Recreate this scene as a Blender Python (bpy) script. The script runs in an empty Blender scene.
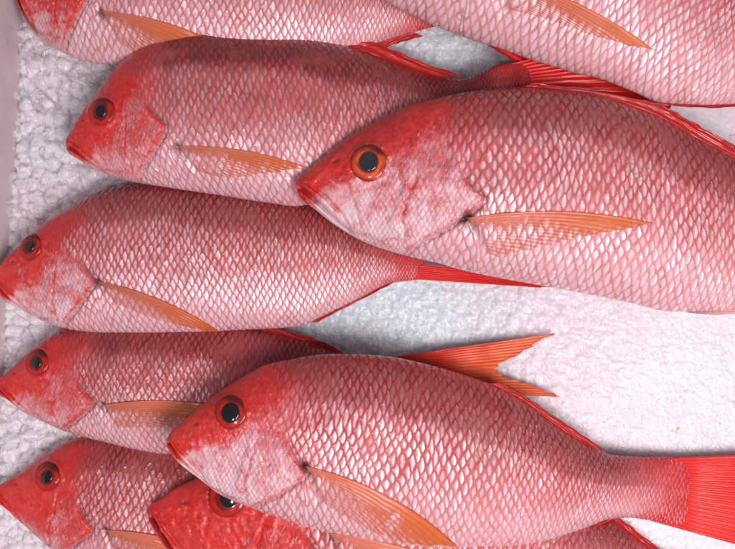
import bpy, math
import numpy as np

# ------------------------------------------------------------------ camera, world, lamps, exposure
scene = bpy.context.scene
COL = scene.collection
S = 0.0007            # metres per reference pixel on the ice plane
H = 0.528             # camera height over the ice plane
CX, CY = 367.5, 274.5

cam_data = bpy.data.cameras.new("camera")
cam_data.sensor_width = 36.0
cam_data.lens = 36.0 * H / (735 * S)
cam_data.clip_start = 0.01
cam_data.clip_end = 50
cam = bpy.data.objects.new("camera", cam_data)
cam.location = (0, 0, H)
COL.objects.link(cam)
scene.camera = cam

world = bpy.data.worlds.new("World")
scene.world = world
world.use_nodes = True
bg = world.node_tree.nodes["Background"]
bg.inputs["Color"].default_value = (0.96, 0.95, 1.0, 1)
bg.inputs["Strength"].default_value = 0.23


def area(name, loc, target, sx, sy, power, color):
    d = bpy.data.lights.new(name, 'AREA')
    d.shape = 'RECTANGLE'
    d.size, d.size_y = sx, sy
    d.energy = power
    d.color = color
    o = bpy.data.objects.new(name, d)
    o.location = loc
    from mathutils import Vector
    o.rotation_euler = (Vector(target) - Vector(loc)).to_track_quat('-Z', 'Y').to_euler()
    COL.objects.link(o)
    return o


area("ceiling_light", (0.40, -0.36, 0.95), (0.08, -0.05, 0), 0.50, 0.42, 11.6, (1.0, 0.96, 0.97))
area("small_lamp", (-0.30, -0.30, 1.25), (0.0, 0.0, 0), 0.14, 0.10, 2.4, (0.97, 0.97, 1.0))

scene.view_settings.view_transform = 'Standard'
scene.view_settings.look = 'None'
scene.view_settings.exposure = -0.04
scene.view_settings.gamma = 1.0
scene.cycles.filter_width = 1.8
scene.cycles.max_bounces = 8
scene.cycles.transparent_max_bounces = 12

rng = np.random.default_rng(7)


# ------------------------------------------------------------------ small maths
def unproj(px, py, z):
    k = S * (H - z) / H
    return (px - CX) * k, -(py - CY) * k


def smooth(e0, e1, x):
    t = np.clip((x - e0) / (e1 - e0), 0, 1)
    return t * t * (3 - 2 * t)


def pchip(xs, ys, x):
    xs = np.asarray(xs, float); ys = np.asarray(ys, float)
    o = np.argsort(xs); xs = xs[o]; ys = ys[o]
    keep = np.concatenate([[True], np.diff(xs) > 1e-6]); xs = xs[keep]; ys = ys[keep]
    h = np.diff(xs); d = np.diff(ys) / h
    m = np.zeros_like(ys)
    m[0], m[-1] = d[0], d[-1]
    for i in range(1, len(ys) - 1):
        if d[i - 1] * d[i] > 0:
            w1 = 2 * h[i] + h[i - 1]; w2 = h[i] + 2 * h[i - 1]
            m[i] = (w1 + w2) / (w1 / d[i - 1] + w2 / d[i])
    x = np.clip(x, xs[0], xs[-1])
    i = np.clip(np.searchsorted(xs, x) - 1, 0, len(h) - 1)
    t = (x - xs[i]) / h[i]
    return ((2 * t**3 - 3 * t**2 + 1) * ys[i] + (t**3 - 2 * t**2 + t) * h[i] * m[i]
            + (-2 * t**3 + 3 * t**2) * ys[i + 1] + (t**3 - t**2) * h[i] * m[i + 1])


def vnoise(x, y, seed=0):
    xi = np.floor(x).astype(np.int64); yi = np.floor(y).astype(np.int64)
    fx = x - xi; fy = y - yi
    fx = fx * fx * (3 - 2 * fx); fy = fy * fy * (3 - 2 * fy)

    def hsh(a, b):
        n = (a * 374761393 + b * 668265263 + seed * 1442695041) & 0xffffffff
        n = ((n ^ (n >> 13)) * 1274126177) & 0xffffffff
        return ((n ^ (n >> 16)) & 0xffff) / 65535.0
    a = hsh(xi, yi); b = hsh(xi + 1, yi); c = hsh(xi, yi + 1); d = hsh(xi + 1, yi + 1)
    return (a * (1 - fx) + b * fx) * (1 - fy) + (c * (1 - fx) + d * fx) * fy


def fbm(x, y, seed=0, n=4):
    s = 0; a = 0.5
    for k in range(n):
        s = s + a * vnoise(x * 2**k, y * 2**k, seed + k * 17)
        a *= 0.5
    return s


def poly_dist(X, Y, pts):
    best = np.full(X.shape, 1e9)
    for (x0, y0), (x1, y1) in zip(pts[:-1], pts[1:]):
        dx, dy = x1 - x0, y1 - y0
        t = np.clip(((X - x0) * dx + (Y - y0) * dy) / (dx * dx + dy * dy), 0, 1)
        best = np.minimum(best, np.hypot(X - x0 - t * dx, Y - y0 - t * dy))
    return best


def resample(pts, n):
    pts = np.asarray(pts, float)
    d = np.concatenate([[0], np.cumsum(np.hypot(*np.diff(pts, axis=0).T))])
    t = np.linspace(0, d[-1], n)
    return np.stack([pchip(d, pts[:, 0], t), pchip(d, pts[:, 1], t)], 1)


# ------------------------------------------------------------------ mesh helpers
def make_mesh(name, verts, faces, mat, parent=None, attrs=None, smooth_shade=True, origin=(0, 0, 0)):
    verts = np.asarray(verts, np.float32) - np.asarray(origin, np.float32)
    me = bpy.data.meshes.new(name)
    me.vertices.add(len(verts))
    me.vertices.foreach_set("co", verts.ravel())
    lens = np.array([len(f) for f in faces], np.int32) if not isinstance(faces, np.ndarray) else np.full(len(faces), faces.shape[1], np.int32)
    idx = faces.ravel().astype(np.int32) if isinstance(faces, np.ndarray) else np.concatenate([np.asarray(f, np.int32) for f in faces])
    me.loops.add(len(idx))
    me.loops.foreach_set("vertex_index", idx)
    me.polygons.add(len(lens))
    me.polygons.foreach_set("loop_start", np.concatenate([[0], np.cumsum(lens)[:-1]]).astype(np.int32))
    me.polygons.foreach_set("loop_total", lens)
    me.polygons.foreach_set("use_smooth", np.full(len(lens), smooth_shade))
    me.update(calc_edges=True)
    me.validate()
    for k, v in (attrs or {}).items():
        a = me.attributes.new(k, 'FLOAT_VECTOR', 'POINT')
        a.data.foreach_set("vector", np.asarray(v, np.float32).ravel())
    me.materials.append(mat)
    o = bpy.data.objects.new(name, me)
    COL.objects.link(o)
    o.location = origin
    if parent is not None:
        o.parent = parent
        o.location = tuple(np.asarray(origin) - np.asarray(parent.location))
    return o


def grid_faces(n, m, wrap=False):
    i = np.arange(n - 1)[:, None]
    j = np.arange(m if wrap else m - 1)[None, :]
    a = i * m + j
    b = i * m + (j + 1) % m
    c = (i + 1) * m + (j + 1) % m
    d = (i + 1) * m + j
    return np.stack([a, d, c, b], -1).reshape(-1, 4)


def tag(o, label=None, cat=None, group=None, kind=None):
    if label: o["label"] = label
    if cat: o["category"] = cat
    if group: o["group"] = group
    if kind: o["kind"] = kind
    return o


# ------------------------------------------------------------------ node helpers
class NT:
    def __init__(self, name):
        self.mat = bpy.data.materials.new(name)
        self.mat.use_nodes = True
        self.t = self.mat.node_tree
        self.bsdf = self.t.nodes["Principled BSDF"]
        self.out = self.t.nodes["Material Output"]

    def put(self, node, key, v):
        s = node.inputs[key]
        if isinstance(v, bpy.types.NodeSocket):
            self.t.links.new(v, s)
        elif v is not None:
            if isinstance(v, (tuple, list)) and len(v) == 3 and s.type == 'RGBA':
                v = (*v, 1)
            s.default_value = v

    def m(self, op, a, b=None, c=None, clamp=False):
        n = self.t.nodes.new("ShaderNodeMath"); n.operation = op; n.use_clamp = clamp
        self.put(n, 0, a); self.put(n, 1, b); self.put(n, 2, c)
        return n.outputs[0]

    def vm(self, op, a, b=None):
        n = self.t.nodes.new("ShaderNodeVectorMath"); n.operation = op
        self.put(n, 0, a); self.put(n, 1, b)
        return n.outputs[0]

    def mix(self, f, a, b, blend='MIX'):
        n = self.t.nodes.new("ShaderNodeMix"); n.data_type = 'RGBA'; n.blend_type = blend; n.clamp_factor = True
        self.put(n, 0, f); self.put(n, 6, a); self.put(n, 7, b)
        return n.outputs[2]

    def mixf(self, f, a, b):
        n = self.t.nodes.new("ShaderNodeMix"); n.data_type = 'FLOAT'
        self.put(n, 0, f); self.put(n, 2, a); self.put(n, 3, b)
        return n.outputs[0]

    def ss(self, x, e0, e1, lo=0.0, hi=1.0):
        n = self.t.nodes.new("ShaderNodeMapRange"); n.interpolation_type = 'SMOOTHSTEP'
        self.put(n, 0, x); self.put(n, 1, e0); self.put(n, 2, e1); self.put(n, 3, lo); self.put(n, 4, hi)
        return n.outputs[0]

    def attr(self, name):
        n = self.t.nodes.new("ShaderNodeAttribute"); n.attribute_name = name
        return n.outputs["Vector"]

    def sep(self, v):
        n = self.t.nodes.new("ShaderNodeSeparateXYZ"); self.put(n, 0, v)
        return n.outputs[0], n.outputs[1], n.outputs[2]

    def comb(self, x, y, z=0.0):
        n = self.t.nodes.new("ShaderNodeCombineXYZ")
        self.put(n, 0, x); self.put(n, 1, y); self.put(n, 2, z)
        return n.outputs[0]

    def noise(self, v, scale, detail=3.0, rough=0.5, dist=0.0):
        n = self.t.nodes.new("ShaderNodeTexNoise")
        self.put(n, "Vector", v); self.put(n, "Scale", scale); self.put(n, "Detail", detail)
        self.put(n, "Roughness", rough); self.put(n, "Distortion", dist)
        return n.outputs["Fac"], n.outputs["Color"]

    def voro(self, v, scale, feature='F1'):
        n = self.t.nodes.new("ShaderNodeTexVoronoi"); n.feature = feature
        self.put(n, "Vector", v); self.put(n, "Scale", scale)
        return n.outputs["Distance"]

    def white(self, v):
        n = self.t.nodes.new("ShaderNodeTexWhiteNoise"); self.put(n, "Vector", v)
        return n.outputs["Value"], n.outputs["Color"]

    def objco(self):
        return self.t.nodes.new("ShaderNodeTexCoord").outputs["Object"]

    def seed(self):
        return self.t.nodes.new("ShaderNodeObjectInfo").outputs["Random"]

    def bump(self, h, dist, strength=1.0, normal=None):
        n = self.t.nodes.new("ShaderNodeBump")
        self.put(n, "Height", h); self.put(n, "Distance", dist); self.put(n, "Strength", strength)
        if normal is not None: self.put(n, "Normal", normal)
        return n.outputs[0]

    def set(self, **kw):
        for k, v in kw.items():
            self.put(self.bsdf, k.replace("_", " "), v)


# ------------------------------------------------------------------ materials
def skin_material():
    t = NT("snapper_skin")
    co = t.objco()
    sd = t.m('MULTIPLY', t.seed(), 37.0)
    pos = t.vm('ADD', co, t.comb(sd, sd, 0.0))
    lat = t.attr("lat"); m1 = t.attr("mask_a"); m2 = t.attr("mask_b"); m3 = t.attr("mask_c")
    scl, chk, red = t.sep(m1)
    back, belly, dark = t.sep(m2)
    latl, pale, fade = t.sep(m3)
    a, b, _ = t.sep(lat)
    _, nc = t.noise(pos, 160.0, 2.0)
    nx, ny, nz = t.sep(nc)
    _, nc2 = t.noise(pos, 30.0, 2.0)
    n2x, n2y, n2z = t.sep(nc2)

    _, nc3 = t.noise(pos, 13.0, 1.0)
    n3x, n3y, n3z = t.sep(nc3)

    def lattice(a, b, amp, k):
        a = t.m('ADD', t.m('MULTIPLY', a, k), t.m('MULTIPLY', t.m('SUBTRACT', nx, 0.5), amp))
        b = t.m('ADD', t.m('MULTIPLY', b, k), t.m('MULTIPLY', t.m('SUBTRACT', ny, 0.5), amp))
        a = t.m('ADD', a, t.m('ADD', t.m('MULTIPLY', n2x, 1.1), t.m('MULTIPLY', n3x, 1.3)))
        b = t.m('ADD', b, t.m('ADD', t.m('MULTIPLY', n2y, 1.1), t.m('MULTIPLY', n3y, 1.3)))
        p0 = t.m('ADD', a, b); q0 = t.m('SUBTRACT', a, b)
        # scalloped free edges
        p = t.m('SUBTRACT', p0, t.m('MULTIPLY', t.m('SINE', t.m('MULTIPLY', t.m('FRACT', q0), math.pi)), 0.08))
        q = t.m('SUBTRACT', q0, t.m('MULTIPLY', t.m('SINE', t.m('MULTIPLY', t.m('FRACT', p0), math.pi)), 0.08))
        fp = t.m('FRACT', p); fq = t.m('FRACT', q)
        wv, wc = t.white(t.comb(t.m('FLOOR', p), t.m('FLOOR', q), sd))
        rear = t.m('SMOOTH_MIN', t.m('SUBTRACT', 1.0, fp), t.m('SUBTRACT', 1.0, fq), 0.25)
        front = t.m('SMOOTH_MIN', fp, fq, 0.25)
        hill = t.m('MULTIPLY', t.m('MULTIPLY', fp, t.m('SUBTRACT', 1.0, fp)), t.m('MULTIPLY', fq, t.m('SUBTRACT', 1.0, fq)))
        return fp, fq, rear, front, wv, wc, t.m('MULTIPLY', hill, 16.0)

    fp, fq, rear, front, wv, wc, hill = lattice(a, b, 0.26, 1.0)
    wr, wg, wb = t.sep(wc)
    # how far the red of the skin creeps into each scale varies over the body and from scale to scale
    creep = t.m('ADD', t.ss(n2z, 0.3, 0.7, -0.10, 0.34), t.m('MULTIPLY', t.m('SUBTRACT', wb, 0.5), 0.55))
    cell = t.ss(hill, 0.0, t.m('ADD', 0.72, t.m('MULTIPLY', creep, 0.6)))
    # silvery middle of each scale, its highlight painted as a narrow upright spindle
    ax = t.m('SUBTRACT', t.m('ADD', fp, fq), t.m('ADD', 0.98, t.m('MULTIPLY', t.m('SUBTRACT', wr, 0.5), 0.40)))
    spin = t.m('POWER', 2.718, t.m('MULTIPLY', t.m('MULTIPLY', ax, ax), t.m('ADD', -17.0, t.m('MULTIPLY', wv, 10.0))))
    spin = t.m('MULTIPLY', spin, t.ss(hill, t.m('ADD', 0.0, creep), t.m('ADD', 0.60, creep)))
    # scale relief: rises towards its free rear edge, then drops onto the next scale
    ramp = t.m('MULTIPLY', t.m('ADD', fp, fq), 0.5)
    rise = t.m('MULTIPLY', ramp, t.ss(rear, 0.0, 0.22))
    dome = t.m('MULTIPLY', hill, 0.35)
    tilt = t.m('MULTIPLY', t.m('SUBTRACT', fp, fq), t.m('MULTIPLY', t.m('SUBTRACT', wr, 0.5), 1.0))
    tilt2 = t.m('MULTIPLY', ramp, t.m('MULTIPLY', t.m('SUBTRACT', wg, 0.5), 1.0))
    relief = t.m('ADD', t.m('ADD', t.m('ADD', rise, dome), tilt), tilt2)
    relief = t.m('MULTIPLY', relief, scl)

    fp2, fq2, rear2, front2, wv2, _, hill2 = lattice(a, b, 0.7, 1.55)
    cell2 = t.ss(hill2, 0.02, 0.6)
    relief2 = t.m('MULTIPLY', t.m('MULTIPLY', t.m('MULTIPLY', t.m('ADD', fp2, fq2), 0.5), t.ss(rear2, 0.0, 0.25)), chk)

    # ---- pigment and painted highlights
    blot, _ = t.noise(pos, 22.0, 4.0, 0.6)
    blot2, _ = t.noise(pos, 75.0, 4.0, 0.6, 0.6)
    fine, _ = t.noise(pos, 420.0, 3.0, 0.6)
    flank = t.mix(t.ss(blot, 0.38, 0.66), (0.83, 0.72, 0.79), (0.82, 0.55, 0.60))
    backc = t.mix(t.ss(blot2, 0.35, 0.65), (0.44, 0.125, 0.130), (0.30, 0.060, 0.066))
    flank = t.mix(pale, t.mix(1.0, flank, (0.80, 0.66, 0.68), 'MULTIPLY'), flank)
    centre = t.mix(back, flank, backc)
    centre = t.mix(t.m('MULTIPLY', belly, 0.8), centre, (0.88, 0.76, 0.80))
    centre = t.mix(1.0, centre, t.mix(wv, (0.80, 0.70, 0.72), (1.0, 1.0, 1.0)), 'MULTIPLY')
    line = t.mix(back, t.mix(t.ss(n2z, 0.35, 0.65), (0.46, 0.050, 0.050), (0.58, 0.120, 0.125)), (0.21, 0.014, 0.016))
    line = t.mix(t.m('MULTIPLY', belly, 0.85), line, (0.72, 0.32, 0.36))
    line = t.mix(t.ss(blot2, 0.42, 0.72, 0.0, 0.6), line, (0.42, 0.13, 0.10))
    strk, _ = t.noise(t.comb(t.m('MULTIPLY', a, 1.6), t.m('MULTIPLY', b, 7.0), sd), 1.0, 3.0, 0.65)
    centre = t.mix(t.ss(strk, 0.48, 0.72, 0.0, 0.55), centre, t.mix(0.55, centre, line))
    midc = t.mix(back, t.mix(pale, (0.54, 0.095, 0.100), (0.66, 0.185, 0.205)), (0.34, 0.046, 0.048))
    midc = t.mix(t.m('MULTIPLY', belly, 0.85), midc, (0.80, 0.44, 0.48))
    midc = t.mix(t.ss(strk, 0.45, 0.75, 0.0, 0.4), midc, line)
    body = t.mix(cell, line, midc)
    body = t.mix(t.m('MULTIPLY', spin, t.mixf(pale, 0.78, 0.92)), body, centre)
    pinkp = t.m('MULTIPLY', t.ss(blot, 0.50, 0.68), t.m('SUBTRACT', 0.65, t.m('MULTIPLY', pale, 0.65)))
    body = t.mix(t.m('MULTIPLY', pinkp, 0.6), body, (0.64, 0.12, 0.15))
    # scuffed, brownish lost-scale flecks
    scuff = t.m('MULTIPLY', t.ss(t.noise(pos, 28.0, 2.0)[0], 0.66, 0.72), t.ss(t.noise(pos, 500.0, 2.0)[0], 0.5, 0.62))
    body = t.mix(t.m('MULTIPLY', scuff, 0.6), body, (0.30, 0.19, 0.14))
    body = t.mix(t.m('MULTIPLY', latl, 0.55), body, (0.42, 0.05, 0.05))

    cheek = t.mix(t.ss(blot2, 0.35, 0.62), t.mix(pale, (0.66, 0.16, 0.18), (0.80, 0.45, 0.51)), t.mix(pale, (0.58, 0.07, 0.07), (0.70, 0.20, 0.23)))
    cheek = t.mix(t.m('MULTIPLY', belly, t.m('ADD', 0.3, t.m('MULTIPLY', pale, 0.5))), cheek, (0.82, 0.62, 0.66))
    cheek = t.mix(t.m('MULTIPLY', t.m('MULTIPLY', chk, t.m('SUBTRACT', 1.0, cell2)), 0.42), cheek, (0.56, 0.06, 0.08))
    redc = t.mix(t.ss(blot2, 0.36, 0.68), (0.64, 0.013, 0.009), (0.66, 0.055, 0.045))
    redc = t.mix(t.ss(fine, 0.5, 0.75, 0.0, 0.4), redc, (0.34, 0.010, 0.010))
    mot, _ = t.noise(pos, 210.0, 3.0, 0.65, 0.5)
    fleck = t.ss(t.noise(t.comb(t.m('MULTIPLY', a, 3.2), t.m('ADD', t.m('MULTIPLY', b, 2.2), t.m('MULTIPLY', a, 1.1)), sd), 1.0, 2.0, 0.6, 0.5)[0], 0.56, 0.70)
    fleck = t.m('MULTIPLY', fleck, chk)
    redm = t.m('ADD', t.m('ADD', red, t.m('MULTIPLY', t.m('SUBTRACT', mot, 0.5), 1.0)), t.m('ADD', t.m('MULTIPLY', t.m('SUBTRACT', blot2, 0.5), 1.4), t.m('MULTIPLY', t.m('SUBTRACT', fine, 0.5), 0.7)))
    headc = t.mix(t.ss(redm, 0.05, 1.0), cheek, redc)
    headc = t.mix(t.m('MULTIPLY', fleck, 0.6), headc, t.mix(pale, (0.72, 0.34, 0.36), (0.84, 0.68, 0.74)))  # pale flecks: cheek mottling with its gloss glints painted in
    skin = t.mix(scl, headc, body)
    skin = t.mix(t.m('MULTIPLY', fade, t.m('SUBTRACT', 1.0, t.m('MULTIPLY', spin, 0.45))), skin, t.mix(t.ss(blot2, 0.35, 0.65), (0.56, 0.020, 0.020), (0.50, 0.035, 0.035)))
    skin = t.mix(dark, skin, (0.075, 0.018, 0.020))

    # ---- relief and gloss
    hb = t.m('ADD', relief, t.m('MULTIPLY', relief2, 0.42))
    rough_head = t.m('MULTIPLY', blot2, t.m('SUBTRACT', 1.0, scl))
    hb = t.m('ADD', hb, t.m('ADD', t.m('MULTIPLY', rough_head, 1.2), t.m('MULTIPLY', t.m('ADD', fleck, t.m('MULTIPLY', mot, 0.3)), t.m('SUBTRACT', 0.8, t.m('MULTIPLY', scl, 0.8)))))
    hb = t.m('ADD', hb, t.m('MULTIPLY', fine, 0.16))
    nrm = t.bump(hb, 0.00038, 1.0)
    wet = t.bump(t.m('ADD', t.m('MULTIPLY', hb, 0.75), t.m('MULTIPLY', t.noise(pos, 330.0, 3.0)[0], 0.5)), 0.0013, 1.0)
    silver = t.m('MULTIPLY', t.m('MULTIPLY', t.m('ADD', t.m('MULTIPLY', cell, 0.4), t.m('MULTIPLY', spin, 0.6)), scl), t.m('SUBTRACT', 1.0, t.m('MULTIPLY', back, 0.6)))
    t.set(Base_Color=skin, Roughness=t.mixf(silver, 0.45, 0.38), Metallic=t.m('MULTIPLY', silver, 0.22),
          Normal=nrm, Subsurface_Weight=0.12, Subsurface_Scale=0.004, Subsurface_Radius=(1.0, 0.35, 0.3))
    t.set(Coat_Weight=0.85, Coat_Roughness=0.075, Coat_Normal=wet, Coat_IOR=1.40, Specular_IOR_Level=0.18)
    return t.mat


def fin_material(name, c0, c1, c2, alpha_lo=0.0, rays=0.4, gloss=0.6):
    """fin attribute: x = ray coordinate, y = along 0..1, z = across 0..1"""
    t = NT(name)
    f = t.attr("fin")
    r, l, w = t.sep(f)
    pos = t.objco()
    nz, _ = t.noise(pos, 60.0, 3.0)
    fine, _ = t.noise(t.comb(t.m('MULTIPLY', r, 2.5), t.m('MULTIPLY', l, 7.0)), 1.0, 3.0, 0.6)
    wob = t.m('ADD', r, t.m('MULTIPLY', t.m('SUBTRACT', nz, 0.5), 0.7))
    s = t.m('ABSOLUTE', t.m('SUBTRACT', t.m('MULTIPLY', t.m('FRACT', wob), 2.0), 1.0))
    ray = t.ss(s, 0.25, 0.85)
    half = t.m('ABSOLUTE', t.m('SUBTRACT', t.m('MULTIPLY', t.m('FRACT', t.m('MULTIPLY', wob, 3.0)), 2.0), 1.0))
    ray2 = t.m('MULTIPLY', t.ss(half, 0.3, 0.9), t.ss(l, 0.25, 0.7))
    col = t.mix(t.ss(t.m('ADD', l, t.m('MULTIPLY', t.m('SUBTRACT', nz, 0.5), 0.6)), 0.25, 1.0), c0, c1)
    col = t.mix(t.m('MULTIPLY', t.m('MAXIMUM', ray, ray2), rays), col, c2)
    col = t.mix(t.ss(fine, 0.45, 0.75, 0.0, 0.25), col, t.mix(0.5, c0, (0.6, 0.08, 0.04)))
    hb = t.m('ADD', t.m('ADD', ray, t.m('MULTIPLY', ray2, 0.5)), t.m('MULTIPLY', fine, 0.6))
    nrm = t.bump(hb, 0.00022, 1.0)
    t.set(Base_Color=col, Roughness=0.34, Normal=nrm, Subsurface_Weight=0.1, Subsurface_Scale=0.003,
          Coat_Weight=gloss, Coat_Roughness=0.10, Coat_Normal=nrm, Specular_IOR_Level=0.2)
    if alpha_lo > 0:
        al = t.ss(t.m('ADD', w, t.m('MULTIPLY', t.m('SUBTRACT', nz, 0.5), 0.2)), 0.0, 0.55, 0.76, 1.0 - alpha_lo)
        al = t.m('MULTIPLY', al, t.ss(t.m('ADD', l, t.m('MULTIPLY', t.m('SUBTRACT', nz, 0.5), 0.4)), 0.70, 1.12, 1.0, 0.55))
        al = t.m('ADD', al, t.m('MULTIPLY', t.m('MULTIPLY', ray, 0.25), t.m('SUBTRACT', 1.0, al)), clamp=True)
        al = t.m('MULTIPLY', al, t.ss(t.m('ADD', l, t.m('MULTIPLY', t.m('SUBTRACT', nz, 0.5), 0.1)), -0.02, 0.05))
        t.set(Alpha=al)
    return t.mat


def iris_material(name, inner, outer):
    t = NT(name)
    f = t.attr("eye")
    r, ang, ey = t.sep(f)
    pos = t.objco()
    nz, _ = t.noise(t.comb(t.m('MULTIPLY', ang, 9.0), t.m('MULTIPLY', r, 4.0)), 1.0, 3.0)
    nb, _ = t.noise(pos, 150.0, 3.0)
    rw = t.m('ADD', r, t.m('MULTIPLY', t.m('SUBTRACT', nb, 0.5), 0.40))
    c = t.mix(t.ss(rw, 0.55, 0.68), tuple(x * 0.45 for x in outer), inner)
    c = t.mix(t.ss(rw, 0.74, 0.84, 0.0, 0.6), c, tuple(x * 0.8 for x in outer))
    c = t.mix(t.ss(rw, 0.84, 0.95), c, outer)
    c = t.mix(t.ss(nz, 0.4, 0.75, 0.0, 0.6), c, tuple(x * 0.35 for x in outer))
    c = t.mix(t.ss(rw, 0.88, 1.0), c, (0.30, 0.014, 0.012))
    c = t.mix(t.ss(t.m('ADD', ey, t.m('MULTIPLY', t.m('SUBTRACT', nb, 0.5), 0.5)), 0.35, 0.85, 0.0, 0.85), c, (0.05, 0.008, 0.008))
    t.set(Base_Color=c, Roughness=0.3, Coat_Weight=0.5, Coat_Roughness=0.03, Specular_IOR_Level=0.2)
    return t.mat


def plain(name, color, rough, coat=0.0):
    t = NT(name)
    nz, _ = t.noise(t.objco(), 90.0, 3.0)
    c = t.mix(t.ss(nz, 0.35, 0.7), color, tuple(min(1, x * 1.25 + 0.004) for x in color))
    t.set(Base_Color=c, Roughness=rough, Coat_Weight=coat, Coat_Roughness=0.02, Specular_IOR_Level=0.25)
    return t.mat


def ice_material(name, trans, bmp):
    t = NT(name)
    pos = t.objco()
    geo = t.t.nodes.new("ShaderNodeNewGeometry").outputs["Position"]
    big, _ = t.noise(geo, 9.0, 3.0)
    mid, _ = t.noise(geo, 70.0, 5.0, 0.65)
    fin, _ = t.noise(geo, 520.0, 3.0, 0.6)
    vor = t.voro(geo, 330.0)
    c = t.mix(t.ss(big, 0.4, 0.62), (0.77, 0.735, 0.775), (0.77, 0.665, 0.72))
    c = t.mix(t.ss(mid, 0.52, 0.78, 0.0, 0.45), c, (0.56, 0.48, 0.53))
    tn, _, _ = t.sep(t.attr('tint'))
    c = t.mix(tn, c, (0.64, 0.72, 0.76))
    # thin pink melt stains
    st, _ = t.noise(geo, 26.0, 5.0, 0.65, 0.8)
    c = t.mix(t.ss(st, 0.60, 0.74, 0.0, 0.35), c, (0.84, 0.50, 0.56))
    sp, _ = t.noise(geo, 60.0, 2.0)
    bl = t.m('MULTIPLY', t.ss(t.noise(geo, 45.0, 3.0)[0], 0.66, 0.72), t.ss(t.noise(geo, 260.0, 3.0)[0], 0.52, 0.66))
    c = t.mix(t.m('MULTIPLY', bl, 0.5), c, (0.55, 0.08, 0.09))
    v2 = t.voro(geo, 900.0)
    hb = t.m('ADD', t.m('MULTIPLY', fin, 0.9), t.m('ADD', t.m('MULTIPLY', vor, 1.3), t.m('MULTIPLY', mid, 0.35)))
    c = t.mix(t.ss(fin, 0.50, 0.72, 0.0, 0.30), c, (0.56, 0.53, 0.57))
    c = t.mix(t.ss(vor, 0.5, 0.1, 0.0, 0.25), c, (0.86, 0.84, 0.87))
    wet = t.bump(t.m('ADD', t.m('MULTIPLY', hb, 0.5), t.m('MULTIPLY', v2, 1.6)), 0.0009, 1.0)
    t.set(Coat_Weight=0.8, Coat_Roughness=0.07, Coat_Normal=wet, Coat_IOR=1.33)
    nrm = t.bump(hb, bmp, 1.0)
    if trans > 0:
        face = t.t.nodes.new("ShaderNodeNewGeometry").outputs["Backfacing"]
        front = t.m('SUBTRACT', 1.0, face)
        t.set(Alpha=t.m('MULTIPLY', front, t.ss(t.noise(geo, 150.0, 2.0)[0], 0.35, 0.65, 1.0 - trans, 1.0 - trans * 0.55)))
    t.set(Base_Color=c, Roughness=t.ss(fin, 0.3, 0.7, 0.10, 0.35), Normal=nrm, IOR=1.31,
          Subsurface_Weight=0.0 if trans > 0 else 1.0, Subsurface_Scale=0.012, Subsurface_Radius=(0.8, 0.9, 1.0),
          Specular_IOR_Level=0.6)
    if trans > 0:
        n = t.t.nodes
        gl = n.new("ShaderNodeBsdfGlossy"); gl.inputs["Roughness"].default_value = 0.06
        t.put(gl, "Normal", nrm)
        fr = n.new("ShaderNodeFresnel"); fr.inputs["IOR"].default_value = 1.33
        t.put(fr, "Normal", nrm)
        mx = n.new("ShaderNodeMixShader")
        t.put(mx, 0, t.m('MULTIPLY', fr.outputs[0], front)); t.t.links.new(t.bsdf.outputs[0], mx.inputs[1]); t.t.links.new(gl.outputs[0], mx.inputs[2])
        t.t.links.new(mx.outputs[0], t.out.inputs["Surface"])
    return t.mat


M_SKIN = skin_material()
M_PECT = fin_material("pectoral_fin_membrane", (0.80, 0.22, 0.13), (0.88, 0.20, 0.035), (0.68, 0.085, 0.022), 0.93)
M_REDFIN = fin_material("red_fin_membrane", (0.50, 0.016, 0.016), (0.54, 0.022, 0.020), (0.36, 0.010, 0.010), rays=0.55)
M_TAIL_RED = fin_material("red_tail_membrane", (0.72, 0.022, 0.020), (0.72, 0.014, 0.014), (0.54, 0.008, 0.010), rays=0.3, gloss=0.3)
M_TAIL_ORANGE = fin_material("orange_tail_membrane", (0.68, 0.026, 0.012), (0.84, 0.16, 0.028), (0.60, 0.022, 0.010), rays=0.55)
M_PALEFIN = fin_material("pale_fin_membrane", (0.78, 0.42, 0.40), (0.80, 0.60, 0.58), (0.62, 0.10, 0.09))
M_IRIS_RED = iris_material("red_iris", (0.50, 0.022, 0.012), (0.46, 0.012, 0.010))
M_IRIS_GOLD = iris_material("orange_iris", (0.76, 0.105, 0.022), (0.58, 0.055, 0.035))
M_PUPIL = plain("black_pupil", (0.006, 0.004, 0.005), 0.08, 1.0)
M_PUPIL_GREY = plain("clouded_pupil", (0.020, 0.019, 0.026), 0.12, 1.0)
M_ICE = ice_material("packed_ice", 0.0, 0.00028)
M_CHUNK = ice_material("clear_ice", 0.85, 0.0003)

# ------------------------------------------------------------------ fish shape data (photo traced, head of the reference fish in its own frame)
H_S = (0.00, .018, .05, .12, .22, .36, .52, .70, .85, .93, .97, 1.0)
H_V = (0.00, .16, .32, .60, .84, 1.0, .96, .70, .40, .24, .11, .0)


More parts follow.
